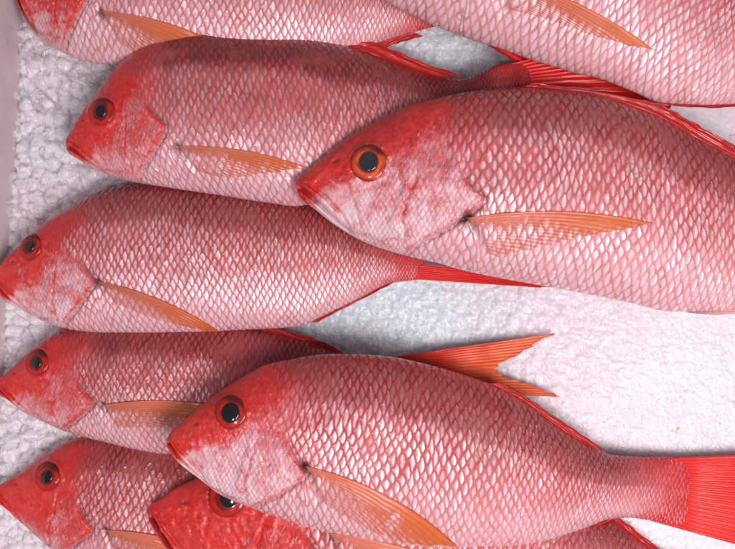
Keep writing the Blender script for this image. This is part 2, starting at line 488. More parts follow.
class Shape:
    """outline and thickness of one fish lying on its side"""

    def __init__(self, d):
        self.d = d
        self.S = np.array(d['snout'], float); self.K = np.array(d['tailbase'], float)
        ax = self.K - self.S
        self.L = np.hypot(*ax)
        self.ex = ax / self.L
        self.ey = np.array([self.ex[1], -self.ex[0]])      # towards the back (up in the picture)
        if self.ey[1] > 0: self.ey = -self.ey
        tu, tv = self.to_uv(np.array(d['top'], float))
        bu, bv = self.to_uv(np.array(d['bottom'], float))
        self.top = (np.r_[0, np.maximum(tu, 0.4)], np.r_[0, tv])
        self.bot = (np.r_[0, np.maximum(bu, 0.4)], np.r_[0, bv])
        us = np.linspace(0, self.L, 200)
        self.maxhalf = np.max(self.half(us))
        self.hmax = d.get('fat', 0.42) * self.maxhalf * S
        self.z0, self.z1 = d['z'][0] / 1000, d['z'][1] / 1000
        self.roll = d.get('roll', 0.0) / 1000              # metres per pixel of v
        ou, _ = self.to_uv(np.array([d['opercle']], float))
        self.Lh = ou[0]

    def to_uv(self, p):
        q = p - self.S
        return q @ self.ex, q @ self.ey

    def vt(self, u): return pchip(np.sqrt(self.top[0]), self.top[1], np.sqrt(np.maximum(u, 0)))
    def vb(self, u): return pchip(np.sqrt(self.bot[0]), self.bot[1], np.sqrt(np.maximum(u, 0)))
    def half(self, u): return np.maximum(0.5 * (self.vt(u) - self.vb(u)), 0.0)
    def mid(self, u): return 0.5 * (self.vt(u) + self.vb(u))
    def zmid(self, u, v): return self.z0 + (self.z1 - self.z0) * np.clip(u / self.L, 0, 1.0) + self.roll * v

    def h(self, u):
        return np.minimum(self.hmax * pchip(H_S, H_V, np.clip(u / self.L, 0, 1)), self.half(u) * S * 1.05 + 0.0008) + 0.0002

    @staticmethod
    def f(w): return np.power(np.clip(1 - np.abs(w) ** 2.3, 0, 1), 0.62)

    def uv_px(self, u, v):
        return self.S[0] + u * self.ex[0] + v * self.ey[0], self.S[1] + u * self.ex[1] + v * self.ey[1]

    def surf(self, u, v):
        hf = np.maximum(self.half(u), 1e-3)
        w = np.clip((v - self.mid(u)) / hf, -1, 1)
        return self.zmid(u, v) + self.h(u) * self.f(w)

    def plan(self, px, py):
        """photo pixel -> (u, v) on the flat plan, following the line of sight to the fish's upper surface"""
        p = np.array([px, py], float)
        u, v = self.to_uv(p[None]); u, v = u[0], v[0]
        for _ in range(5):
            zs = float(self.surf(np.array([u]), np.array([v]))[0]); zm = float(self.zmid(u, v))
            q = np.array([CX, CY]) + (p - np.array([CX, CY])) * (H - zs) / (H - zm)
            u, v = self.to_uv(q[None]); u, v = u[0], v[0]
        return u, v

    def world(self, u, v, dz=0.0):
        x, y = self.uv_px(u, v)
        zm = self.zmid(u, v)
        X, Y = unproj(x, y, zm)
        return np.stack([X, Y, zm + dz], -1)


FISH = {
 'D': dict(snout=(297, 187), tailbase=(862, 234), opercle=(484, 199), eye=(369, 163), eye_r=16.0, pupil=0.55, z=(50, 42),
   top=[(298,180),(307,172),(324,157),(349,137),(386,117),(407,106),(437,98),(475,91),(530,88),(584,93),(621,103),(657,116),(693,136),(735,158),(790,190),(830,205),(862,209)],
   bottom=[(299,196),(313,208),(335,225),(360,240),(386,250),(411,257),(437,263),(466,271),(500,278),(544,286),(602,297),(639,305),(664,311),(701,312),(735,310),(790,292),(830,270),(862,258)]),
 'G': dict(snout=(167, 442), tailbase=(692, 494), opercle=(318, 436), eye=(231, 413), eye_r=14.0, pupil=0.62, z=(60, 17),
   top=[(168,437),(173,430),(182,422),(203,404),(225,388),(251,372),(265,365),(287,360),(331,354),(386,356),(422,363),(458,373),(500,388),(530,405),(548,419),(573,436),(602,451),(613,455),(639,457),(668,457),(692,458)],
   bottom=[(168,447),(178,462),(200,479),(218,493),(247,506),(280,518),(313,529),(349,538),(393,547),(440,552),(490,552),(522,548),(548,541),(584,528),(610,519),(632,518),(668,524),(692,530)]),
 'B': dict(snout=(66, 145), tailbase=(535, 84), opercle=(178, 127), eye=(102, 112), eye_r=13.0, pupil=0.48, z=(26, 20), roll=-0.02,
   top=[(66,140),(69,134),(78,118),(98,91),(124,60),(157,38),(193,28),(240,32),(295,36),(349,47),(404,66),(433,76),(462,79),(480,73),(500,64),(520,61),(535,62)],
   bottom=[(66,150),(78,159),(97,170),(120,179),(164,187),(218,195),(270,203),(300,206),(350,196),(400,172),(440,147),(480,122),(510,109),(535,106)]),
 'E': dict(snout=(-6, 282), tailbase=(424, 268), opercle=(109, 256), eye=(31, 247), eye_r=12.0, pupil=0.48, z=(20, 18), roll=-0.03,
   top=[(-5,277),(0,266),(22,243),(47,221),(73,205),(98,192),(120,186),(146,184),(189,187),(240,192),(290,199),(330,210),(370,232),(400,250),(424,256)],
   bottom=[(-5,289),(0,296),(29,314),(55,326),(91,332),(127,333),(175,333),(240,330),(295,327),(327,314),(360,298),(393,283),(424,279)]),
 'F': dict(snout=(-3, 386), tailbase=(405, 374), opercle=(107, 390), eye=(37.5, 363), eye_r=12.0, pupil=0.48, z=(14, 14), roll=-0.03,
   top=[(-3,381),(4,375),(15,365),(29,351),(45,339),(62,330),(100,322),(160,318),(220,322),(276,333),(309,342),(338,353),(365,360),(405,360)],
   bottom=[(-2,393),(8,400),(22,411),(44,422),(73,434),(109,443),(138,450),(167,454),(220,452),(280,434),(340,407),(380,391),(405,388)]),
 'H': dict(snout=(-4, 494), tailbase=(430, 545), opercle=(108, 508), eye=(48, 477), eye_r=12.5, pupil=0.5, z=(6, 6), roll=-0.02,
   top=[(-4,489),(8,480),(22,471),(44,455),(66,442),(80,437),(110,430),(150,428),(200,434),(260,452),(330,492),(380,520),(430,530)],
   bottom=[(-4,501),(6,508),(18,519),(44,541),(75,562),(120,580),(180,592),(250,590),(330,577),(380,563),(430,560)]),
 'I': dict(snout=(149, 512), tailbase=(710, 585), opercle=(340, 520), eye=(227, 498), eye_r=17.0, pupil=0.56, z=(33, 10),
   top=[(150,506),(157,501),(175,488),(197,478),(230,460),(270,448),(330,436),(390,434),(450,444),(520,470),(570,494),(612,519),(650,547),(680,562),(710,566)],
   bottom=[(149,519),(156,533),(166,548),(190,566),(230,586),(290,606),(360,622),(450,632),(520,636),(570,630),(620,618),(680,606),(710,604)]),
 'A': dict(snout=(10, -14), tailbase=(455, 8), opercle=(108, -8), eye=(50, -48), eye_r=13.0, pupil=0.55, z=(16, 16), roll=-0.02,
   top=[(10,-20),(18,-38),(38,-72),(70,-100),(120,-118),(180,-122),(250,-112),(320,-85),(380,-50),(420,-22),(455,-8)],
   bottom=[(12,-8),(15,-2),(20,10),(26,24),(36,34),(55,48),(78,59),(95,63),(120,65),(180,68),(250,70),(320,60),(378,43),(404,35),(433,27),(455,23)]),
 'C': dict(snout=(296, -135), tailbase=(835, 55), opercle=(495, -52), eye=(372, -125), eye_r=16.0, pupil=0.55, z=(42, 36),
   top=[(299,-142),(320,-165),(360,-195),(430,-215),(520,-212),(600,-185),(680,-130),(750,-60),(800,5),(835,32)],
   bottom=[(293,-126),(298,-110),(320,-80),(350,-35),(386,0),(415,16),(444,29),(473,40),(500,48),(522,56),(570,71),(602,79),(632,91),(655,101),(680,104),(735,104),(790,92),(835,76)]),
}
SH = {k: Shape(v) for k, v in FISH.items()}
REF = SH['D']

# head features of the reference fish, photo pixels
FEAT = dict(
 opercle=[(444,108),(450,135),(454,156),(460,172),(468,185),(484,199),(478,207),(461,218),(442,230),(421,242),(410,250),(403,262)],
 preop=[(421,150),(418,161),(414,180),(406,202),(400,219),(404,232),(402,241)],
 lowjaw=[(402,241),(380,242),(356,235)],
 mouth=[(296,186),(303,190),(314,199),(328,213),(341,225),(352,233)],
 maxilla=[(306,183),(325,197),(342,215),(350,228)],
 redline=[(290,196),(325,196),(352,190),(380,190),(396,172),(420,150),(450,140),(470,118),(480,95),(480,60)],
 nostril=[(334,161),(337,160)],
)
FEAT_UV = {k: [REF.plan(*p) for p in v] for k, v in FEAT.items()}


def above(poly, X, Y):
    """signed distance: positive on the left of the polyline's direction (the back side)"""
    best = np.full(X.shape, 1e9); sgn = np.ones(X.shape)
    for (x0, y0), (x1, y1) in zip(poly[:-1], poly[1:]):
        dx, dy = x1 - x0, y1 - y0
        t = np.clip(((X - x0) * dx + (Y - y0) * dy) / (dx * dx + dy * dy), 0, 1)
        d = np.hypot(X - x0 - t * dx, Y - y0 - t * dy)
        s = np.sign(dx * (Y - y0) - dy * (X - x0))
        cl = d < best
        sgn = np.where(cl, s, sgn); best = np.where(cl, d, best)
    return best * sgn


GROUP = "red snappers laid on the crushed ice"


def build_body(key, root):
    sh = SH[key]; d = FISH[key]
    NU, NT_, NL = 400, 170, 26
    a = np.linspace(0, 1, NU)
    lh = sh.Lh / sh.L
    u = np.where(a < 0.5, (a / 0.5) ** 1.35 * lh * 1.15, lh * 1.15 + (a - 0.5) / 0.5 * (1 - lh * 1.15)) * sh.L
    th = np.concatenate([np.linspace(0, math.pi, NT_), np.linspace(math.pi, 2 * math.pi, NL)[1:-1]])
    U = np.repeat(u[:, None], len(th), 1)
    w = np.cos(th)[None, :]
    upper = (np.sin(th) >= -1e-6)[None, :]
    hf = sh.half(u)[:, None]; md = sh.mid(u)[:, None]; hh = sh.h(u)[:, None]
    V = md + w * hf
    dz = hh * sh.f(w) * np.where(upper, 1, -1)
    # ---- reference head frame
    k = REF.Lh / sh.Lh
    Ur = U * k
    Vr = REF.mid(Ur) + w * REF.half(Ur)
    W = np.broadcast_to(w, U.shape)
    up = np.where(upper, 1.0, 0.0) * np.clip(1 - np.abs(W) ** 6, 0, 1)
    nz1 = fbm(U / 26 + 3.1, V / 26 + 9.7, 11 + ord(key)) - 0.47
    nz2 = fbm(U / 7 + 3.1, V / 7 + 9.7, 31 + ord(key)) - 0.47

    op = FEAT_UV['opercle']; os_ = np.array(op)
    o = np.argsort(-os_[:, 1])
    xo = np.interp(-Vr, -os_[o, 1], os_[o, 0])
    d_op = poly_dist(Ur, Vr, op) * np.sign(Ur - xo)          # >0 behind the gill cover
    pr = np.array(FEAT_UV['preop']); o = np.argsort(-pr[:, 1])
    xp = np.interp(-Vr, -pr[o, 1], pr[o, 0])
    d_pr = poly_dist(Ur, Vr, FEAT_UV['preop'] + FEAT_UV['lowjaw'][1:])
    s_pr = np.sign(Ur - xp)
    p_end = FEAT_UV['preop'][0]
    w_pr = smooth(0, 32, np.hypot(Ur - p_end[0], Vr - p_end[1])) * (0.55 + 1.2 * (fbm(U / 12, V / 12, 77) - 0.2))
    head = Ur < REF.Lh * 1.3
    mm = sh.Lh / REF.Lh * 0.001
    g = lambda x, s: np.exp(-(x / s) ** 2)
    bump = np.zeros_like(U)
    # gill cover: a plate edge over the shoulder, with a groove behind it
    pn = 1 - smooth(op[4][1], op[2][1], Vr)
    bump += 3.0 * smooth(3.5, -1.0, d_op) * smooth(-60, -2, d_op) * pn
    bump -= 2.6 * g(d_op - 1.8, 2.0) * pn
    # preopercle ridge and groove
    bump -= 1.1 * g(d_pr + 5 * nz2, 2.0) * w_pr
    bump += 0.8 * g(d_pr - 4.5, 4.0) * np.where(s_pr < 0, 1, 0.3) * w_pr
    # mouth, lips, maxilla
    dm = poly_dist(Ur, Vr, FEAT_UV['mouth'])
    mo = d.get('mouth', 1.0)
    bump -= 2.6 * mo * g(dm, 1.5 * mo) * smooth(0, 6, Ur + 4)
    bump += 1.5 * g(dm - 4.6, 2.6) * smooth(70, 20, Ur)
    dx = poly_dist(Ur, Vr, FEAT_UV['maxilla'])
    bump -= 0.8 * g(dx, 1.6)
    bump -= 0.5 * g(poly_dist(Ur, Vr, FEAT_UV['lowjaw']), 1.8)
    dn = poly_dist(Ur, Vr, FEAT_UV['nostril'])
    bump -= 0.8 * g(dn, 1.8)
    bump += 1.3 * nz2 * smooth(8, -8, d_op) + 1.0 * (fbm(Ur / 4 + Vr / 9, Vr / 16 - Ur / 30, 5 + ord(key)) - 0.47) * smooth(4, -6, d_op) * smooth(30, 60, Ur)
    bump = np.where(head, bump, 0) * mm * 1000 * 1.7
    # eye socket
    eu, ev = sh.plan(*d['eye']); er = d['eye_r']
    re = np.hypot(U - eu, V - ev) / er
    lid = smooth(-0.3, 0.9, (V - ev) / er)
    bump += (0.7 + 1.0 * lid) * g(re - 1.20, 0.17) - 2.4 * smooth(1.04, 0.72, re) + 0.5 * nz2 * g(re - 1.3, 0.3)
    # hollow at the pectoral base, body unevenness
    pb = sh.plan(*d['pect'][0]); pb2 = sh.plan(*d['pect'][1])
    dp = poly_dist(U, V, [pb, pb2]) / sh.Lh * REF.Lh
    bump -= 1.8 * g(dp, 5.0)
    bump += 2.6 * nz1
    lob_u, lob_v = 0.5 * (pb[0] + pb2[0]) + 9 * sh.Lh / REF.Lh, 0.5 * (pb[1] + pb2[1])
    bump += 1.6 * g(np.hypot(U - lob_u, V - lob_v) / sh.Lh * REF.Lh, 9.0)
    dz = dz + bump * 0.001 * up

    P = sh.world(U, V, dz)

    # ---- scale lattice in arc length
    dep = np.clip(sh.half(u) / sh.maxhalf, 0.22, 1)
    size = d.get('scale', 1.0) * sh.L / 560.0 * dep ** 0.55
    au = np.concatenate([[0], np.cumsum(np.diff(u) / (9.2 * 0.5 * (size[1:] + size[:-1])))])
    zz = dz / S
    arc = np.concatenate([np.zeros((NU, 1)), np.cumsum(np.hypot(np.diff(V, axis=1), np.diff(zz * 0.9, axis=1)), axis=1)], 1)
    i0 = NT_ // 2
    arc = arc - arc[:, i0:i0 + 1]
    b_lat = arc / (17.0 * size[:, None])
    lat = np.stack([np.repeat(au[:, None], len(th), 1), b_lat, np.zeros_like(U)], -1)

    # ---- pigment masks and darkened grooves
    nape = smooth(op[3][1] - 8, op[1][1], Vr)
    behind = smooth(-1.0 - 22 * nape, 2.5 + 26 * nape, d_op + 3 * nz2 + nape * (70 * nz1 + 34 * nz2))
    scl = np.where(head, behind, 1.0)
    tailfade = smooth(0.86, 0.99, U / sh.L + 0.07 * nz2 + 0.05 * np.abs(W))
    red = smooth(-17, 15, above(FEAT_UV['redline'], Ur, Vr) + 16 * nz1 + 10 * nz2 + d.get('redbias', 0.0) + 26 * smooth(40, 0, Ur) * smooth(-40, -5, Vr + 10))
    red = np.maximum(red, d.get('redbase', 0.3) * smooth(-1.0, -0.45, W + 0.5 * nz2))
    red = np.where(Ur > REF.Lh * 1.25, 0, red)
    wl = np.interp(U / sh.L, [0.2, 0.45, 0.75, 1.0], [0.50, 0.46, 0.30, 0.05])
    back = (0.55 * smooth(-0.06, 0.10, W - wl + 0.15 * nz1 + 0.06 * nz2) + 0.45 * smooth(-0.35, 0.75, W - wl + 0.2 * nz1)) * (0.92 + 0.15 * smooth(0.2, 0.8, W)) * d.get('back', 1.0) + d.get('dull', 0.0)
    belly = smooth(0.15, -0.80, W + 0.35 * nz1)
    redrim = smooth(0.90, 0.985, W) * smooth(0.25, 0.4, U / sh.L)
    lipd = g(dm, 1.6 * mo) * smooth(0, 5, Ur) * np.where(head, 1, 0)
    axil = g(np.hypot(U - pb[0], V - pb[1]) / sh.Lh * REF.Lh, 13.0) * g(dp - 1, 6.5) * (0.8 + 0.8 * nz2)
    dark = np.clip(0.75 * lipd * d.get('lip', 0.42) + 0.65 * lid * g(re - 1.04, 0.09) + 1.0 * axil + 0.6 * g(dn, 2.0) * np.where(head, 1, 0)  # also darkens mouth slit, upper eye rim, nostril and gill-cover grooves
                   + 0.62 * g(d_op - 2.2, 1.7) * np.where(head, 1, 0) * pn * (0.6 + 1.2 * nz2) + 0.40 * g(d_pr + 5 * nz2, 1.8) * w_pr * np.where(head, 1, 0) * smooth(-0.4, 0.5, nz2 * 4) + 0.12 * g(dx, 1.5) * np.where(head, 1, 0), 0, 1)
    red = np.clip(red + 0.5 * g(d_op + 2.2, 1.8) * np.where(head, 1, 0) * pn + 0.35 * g(dx - 1, 2.0) * np.where(head, 1, 0) + 0.28 * g(d_pr - 2.5 + 5 * nz2, 2.5) * np.where(head, 1, 0) * w_pr, 0, 1)
    bru = smooth(0.36, 0.56, fbm(U / 55 + 7, V / 28 + 2, 91 + ord(key))) * smooth(-0.1, 0.45, W) * np.where(Ur > REF.Lh, 1, 0) * (0.5 + nz2)
    dark = np.clip(dark + d.get('bruise', 0.12) * bru, 0, 1)
    chk = (1 - scl) * smooth(0.18, 0.45, Ur / REF.Lh) * (1 - 0.85 * smooth(0.75, 1.0, red))
    ll = g((W - wl - 0.03) * sh.half(u)[:, None], 1.7) * (0.5 + 0.5 * np.sin(lat[..., 0] * 6.283)) * scl
    front = np.where(head, 1, 0) * nape * smooth(60, 0, d_op + 30 * nz1 + 14 * nz2)
    fade = np.clip(tailfade + 0.75 * redrim + 0.55 * front, 0, 1)
    z = np.zeros_like(U)
    pale = z + d.get('pale', 0.5)
    mA = np.stack([scl * (1 - 0.45 * tailfade), chk, red], -1)
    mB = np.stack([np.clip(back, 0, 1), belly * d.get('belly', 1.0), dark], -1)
    mC = np.stack([ll, pale, fade], -1)

    n, m = U.shape
    faces = grid_faces(n, m, True)
    end = P[-1].mean(0)
    verts = np.concatenate([P.reshape(-1, 3), end[None]])
    cap = [[(n - 1) * m + j, (n - 1) * m + (j + 1) % m, n * m] for j in range(m)]
    ext = lambda A: np.concatenate([A.reshape(-1, 3), A[-1].mean(0)[None]])
    faces = faces.tolist() + cap
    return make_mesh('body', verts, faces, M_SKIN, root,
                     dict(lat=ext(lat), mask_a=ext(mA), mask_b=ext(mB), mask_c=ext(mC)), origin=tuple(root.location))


def build_eye(key, root):
    sh = SH[key]; d = FISH[key]
    eu, ev = sh.plan(*d['eye']); er = d['eye_r']
    c = sh.world(np.array(eu), np.array(ev)); zc = float(sh.surf(np.array([eu]), np.array([ev]))[0])
    R = er * S
    e = 6.0
    du = (sh.surf(np.array([eu + e]), np.array([ev]))[0] - sh.surf(np.array([eu - e]), np.array([ev]))[0]) / (2 * e * S)
    dv = (sh.surf(np.array([eu]), np.array([ev + e]))[0] - sh.surf(np.array([eu]), np.array([ev - e]))[0]) / (2 * e * S)
    ex = np.array([sh.ex[0], -sh.ex[1], 0]); ey = np.array([sh.ey[0], -sh.ey[1], 0]); ez = np.array([0, 0, 1.0])
    nrm = ez - 0.7 * (du * ex + dv * ey); nrm /= np.linalg.norm(nrm)
    tx = ex - nrm * (ex @ nrm); tx /= np.linalg.norm(tx)
    ty = np.cross(nrm, tx)
    base = np.array([c[0], c[1], zc])

    def dome(name, rr, hts, mat, parent, off=(0.0, 0.0), sx=1.0):
        NA = 64
        rr = np.array(rr); hts = np.array(hts)
        ang = np.linspace(0, 2 * math.pi, NA, endpoint=False)
        V = [base + off[0] * tx * R + off[1] * ty * R + nrm * hts[0] * R]
        A = [(rr[0], 0, 0)]
        for r, h in zip(rr[1:], hts[1:]):
            for t in ang:
                V.append(base + ((off[0] + r * math.cos(t) * sx) * tx + (off[1] + r * math.sin(t)) * ty + h * nrm) * R)
                A.append((r, t / 6.283, r * math.sin(t) + 0.25 * r * math.cos(t)))
        F = [[0, 1 + j, 1 + (j + 1) % NA] for j in range(NA)]
        for i in range(len(rr) - 2):
            s0 = 1 + i * NA; s1 = s0 + NA
            F += [[s0 + j, s1 + j, s1 + (j + 1) % NA, s0 + (j + 1) % NA] for j in range(NA)]
        return make_mesh(name, V, F, mat, parent, dict(eye=A), origin=tuple(parent.location) if parent is root else tuple(np.array(root.location)))

    rr = np.linspace(0, 1, 15)
    bulge = lambda r: 0.25 * np.sqrt(np.clip(1 - (r * 0.96) ** 2, 0, 1)) - 0.02
    rr2 = np.r_[rr, 1.04]
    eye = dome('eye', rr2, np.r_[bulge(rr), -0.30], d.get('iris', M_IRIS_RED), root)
    p = d['pupil']
    pr = np.linspace(0, 1, 9)
    pup = dome('pupil', np.r_[pr * p, p * 1.02], np.r_[bulge(pr * p) + 0.035 * np.sqrt(np.clip(1 - pr**2, 0, 1)) + 0.012, bulge(p) - 0.05],
               d.get('pupil_mat', M_PUPIL), root, d.get('pupil_off', (0.0, 0.02)), 0.94)
    pup.parent = eye
    pup.location = (0, 0, 0)
    return eye


def fin_sheet(name, base, tip, zfun, mat, root, nr=70, nl=50, rays=14, bow=0.0, thick=0.0012, corr=0.0006, ragged=0.03, taper=0.7, seed=1, lift=0.0, folded=False):
    """a fin as a closed thin slab between a base curve and a tip curve (photo pixels)"""
    B = resample(base, nr); T = resample(tip, nr)
    r = np.linspace(0, 1, nr)[:, None]; l = np.linspace(0, 1, nl)[None, :]
    rag = 1 + ragged * (vnoise(np.linspace(0, rays * 1.7, nr), np.zeros(nr), seed) - 0.6)[:, None]
    le = l * rag
    X = B[:, :1] + (T[:, :1] - B[:, :1]) * le; Y = B[:, 1:] + (T[:, 1:] - B[:, 1:]) * le
    dx = T[:, :1] - B[:, :1]; dy = T[:, 1:] - B[:, 1:]
    bw = bow * (1 - r) * 4 * l * (1 - l)
    X = X + dy * bw; Y = Y - dx * bw
    wave = corr * np.cos(2 * math.pi * rays * r + 0 * l) * (0.4 + 0.6 * l) + 0.0030 * (fbm(r * 4 + 0 * l + seed, l * 2 + 0 * r, seed, 2) - 0.37) * l * (1 - 0.4 * r)
    if folded:
        fl = l * 2.6 + 0.35 * np.sin(r * 7 + seed) * l + r * 0.5
        wave = corr * np.cos(2 * math.pi * fl) + 0.0010 * (fbm(r * 14 + 0 * l, l * 2 + 0 * r, seed, 2) - 0.37)
    Z = zfun(X, Y) + wave + lift * l
    th = thick * (1 - taper * l) * (1 - 0.5 * r ** 4) + 0 * r
    Xw, Yw = unproj(X, Y, Z)
    topv = np.stack([Xw, Yw, Z + th / 2], -1).reshape(-1, 3)
    botv = np.stack([Xw, Yw, Z - th / 2], -1).reshape(-1, 3)
    at = np.stack([fl * 1.3 + 0 * r if folded else r * rays + 0 * l, l + 0 * r, r + 0 * l], -1).reshape(-1, 3)
    N = nr * nl
    f = grid_faces(nr, nl)
    per = [i * nl for i in range(nr)] + [(nr - 1) * nl + j for j in range(1, nl)] + [i * nl + nl - 1 for i in range(nr - 2, -1, -1)] + list(range(nl - 2, 0, -1))
    per = np.array(per)
    nx = np.roll(per, -1)
    side = np.stack([per, nx, nx + N, per + N], -1)
    faces = np.concatenate([f, f[:, ::-1] + N, side])
    # make sure the top side faces up
    a, b, c = topv[f[len(f) // 2, 0]], topv[f[len(f) // 2, 1]], topv[f[len(f) // 2, 2]]
    if np.cross(b - a, c - a)[2] < 0: faces = faces[:, ::-1]
    return make_mesh(name, np.concatenate([topv, botv]), faces, mat, root, dict(fin=np.concatenate([at, at])), origin=tuple(root.location))


def build_fish(key, name, label):
    sh = SH[key]; d = FISH[key]
    root = bpy.data.objects.new(name, None)
    root.empty_display_size = 0.05
    c = sh.world(np.array(sh.L * 0.45), sh.mid(np.array(sh.L * 0.45)))
    root.location = (float(c[0]), float(c[1]), float(c[2] - sh.hmax))
    COL.objects.link(root)
    tag(root, label, 'fish', GROUP)
    build_body(key, root)
    build_eye(key, root)

    def on_body(extra):
        def fn(X, Y):
            PX = np.stack([X.ravel(), Y.ravel()], 1)
            Q = PX.copy()
            for _ in range(5):
                u, v = sh.to_uv(Q)
                u = np.clip(u, 1, sh.L)
                zs = sh.surf(u, v) + extra; zm = sh.zmid(u, v)
                Q = np.array([CX, CY]) + (PX - np.array([CX, CY])) * ((H - zs) / (H - zm))[:, None]
            return zs.reshape(X.shape)
        return fn

    def at_mid(off=0.0):
        def fn(X, Y):
            u, v = sh.to_uv(np.stack([X.ravel(), Y.ravel()], 1))
            return (sh.zmid(u, v) + off).reshape(X.shape)
        return fn

    p = d['pect']
    pm = 0.5 * (np.array(p[0], float) + np.array(p[1], float)); pt = np.array(p[2][0], float)
    pm = pm + (pt - pm) / np.linalg.norm(pt - pm) * 8 * sh.Lh / REF.Lh
    fin_sheet('pectoral_fin', [p[0], tuple(pm), p[1]], p[2], on_body(0.0004), d.get('pect_mat', M_PECT), root, nr=70, nl=70, rays=15, bow=d.get('pbow', 0.05),
              thick=0.0009, corr=0.00012, ragged=0.06, seed=ord(key), lift=0.0005)
    for kind, base, tip, mat, rays in d.get('fins', []):
        fin_sheet(kind, base, tip, at_mid(d.get('finz', {}).get(kind, 0.0)), mat, root, nr=110 if kind == 'tail_fin' else 90, nl=40, rays=rays, bow=0.0,
                  thick=0.003 if kind == 'tail_fin' else 0.002, corr=0.00014 if kind == 'tail_fin' else 0.0006, ragged=0.06 if kind == 'tail_fin' else 0.14, seed=ord(key) + len(kind), folded=kind in ('dorsal_fin', 'anal_fin', 'pelvic_fin'))
    return root


DF, AF, PF, TF = 'dorsal_fin', 'anal_fin', 'pelvic_fin', 'tail_fin'
FISH['D'].update(redbase=0.16, pect=[(466, 218), (486, 252), [(650, 223), (610, 232), (560, 242), (520, 252), (498, 257)]], iris=M_IRIS_GOLD, pupil_mat=M_PUPIL_GREY, pale=0.95, redbias=-9,
  fins=[(DF, [(500,93),(530,91),(584,96),(621,106),(657,119),(693,139),(735,161),(790,192)], [(535,83),(560,86),(600,92),(635,99),(665,107),(700,126),(745,152),(812,190)], M_REDFIN, 22),
        (AF, [(655,306),(680,309),(720,308),(770,295)], [(690,313),(715,315),(750,313),(800,300)], M_PALEFIN, 9),
        (TF, [(850,212),(853,234),(850,256)], [(1000,130),(955,234),(1000,340)], M_TAIL_RED, 18)])
FISH['G'].update(redbase=0.2, pect=[(305, 466), (318, 499), [(460, 548), (420, 546), (385, 537), (350, 520), (328, 506)]], pale=0.85, redbias=-6, pbow=0.07,
  fins=[(DF, [(480,384),(500,391),(530,408),(560,430),(590,447)], [(500,383),(528,398),(552,414),(585,436),(606,450)], M_REDFIN, 12),
        (AF, [(520,545),(550,538),(585,525),(605,517)], [(545,549),(570,540),(600,528),(620,517)], M_REDFIN, 9),
        (TF, [(645,459),(655,475),(660,490),(655,506),(645,519)], [(900,448),(870,465),(840,502),(870,550),(900,590)], M_TAIL_RED, 20)])
FISH['B'].update(bruise=0.75, redbase=0.5, pect=[(177, 146), (198, 171), [(307, 168), (270, 173), (245, 177), (222, 177), (206, 174)]], pale=0.25, back=1.15, dull=0.15, redbias=14,
  fins=[(DF, [(190,30),(240,34),(295,38),(349,50),(404,69),(433,78)], [(215,22),(260,25),(315,29),(370,41),(425,63),(465,76)], M_REDFIN, 22),
        (TF, [(505,66),(508,84),(505,106)], [(600,40),(665,72),(668,106),(600,130)], M_TAIL_RED, 16)])
FISH['E'].update(redbase=0.34, pect=[(97, 281), (112, 301), [(224, 334), (190, 328), (165, 322), (140, 314), (122, 306)]], pale=0.85, redbias=4,
  fins=[(AF, [(300,323),(327,310),(360,294),(388,282)], [(318,322),(345,308),(372,294),(396,282)], M_REDFIN, 8),
        (PF, [(130,331),(150,331),(170,331)], [(160,335),(190,336),(212,334)], M_PALEFIN, 4),
        (TF, [(395,262),(398,268),(395,278)], [(545,276),(548,283),(545,288)], M_TAIL_RED, 8)])
FISH['F'].update(bruise=0.3, redbase=0.44, pect=[(102, 405), (114, 425), [(238, 410), (210, 420), (180, 425), (150, 428), (124, 428)]], pale=0.25, dull=0.22, redbias=6,
  fins=[(DF, [(250,330),(276,336),(309,345),(338,356)], [(275,328),(305,335),(330,345),(350,358)], M_REDFIN, 10),
        (PF, [(120,445),(140,449),(160,452)], [(150,454),(175,458),(195,459)], M_PALEFIN, 4),
        (TF, [(378,359),(382,374),(378,389)], [(556,333),(528,349),(496,369),(530,385),(562,397)], M_TAIL_ORANGE, 18)])
FISH['H'].update(redbase=0.66, pect=[(105, 530), (113, 550), [(235, 560), (210, 575), (170, 580), (130, 565)]], pale=0.1, redbias=26, dull=0.15,
  fins=[(TF, [(420,533),(428,545),(420,557)], [(520,500),(490,548),(520,595)], M_TAIL_RED, 16)])
FISH['I'].update(redbase=0.75, pect=[(328, 533), (340, 562), [(500, 585), (450, 595), (410, 595), (370, 588), (352, 575)]], pale=0.3, redbias=22, mouth=1.9, lip=0.9, pupil_off=(0.12, 0.1),
  fins=[(DF, [(540,482),(570,498),(612,523),(650,550),(670,560)], [(560,486),(590,502),(625,522),(656,546),(680,561)], M_REDFIN, 12),
        (TF, [(698,569),(704,585),(698,601)], [(830,540),(790,592),(830,650)], M_TAIL_RED, 16)])
FISH['A'].update(redbase=0.85, pect=[(100, 11), (113, 31), [(215, 42), (190, 54), (165, 58), (140, 55), (121, 44)]], pale=0.35, redbias=14, mouth=1.7, lip=1.0,
  fins=[(AF, [(372,43),(390,37),(410,31)], [(382,48),(402,42),(424,36)], M_REDFIN, 6),
        (TF, [(445,-5),(450,8),(445,20)], [(530,-45),(510,12),(530,70)], M_TAIL_RED, 14)])
FISH['C'].update(redbase=0.25, pect=[(500, -25), (505, 8), [(654, 50), (620, 43), (580, 31), (550, 20), (520, 12)]], pale=0.9, belly=1.0, redbias=0,
  fins=[(AF, [(650,98),(690,101),(735,101),(780,92)], [(675,106),(712,108),(752,106),(800,96)], M_REDFIN, 10),
        (TF, [(822,36),(830,55),(824,74)], [(960,10),(905,75),(930,170)], M_TAIL_RED, 16)])

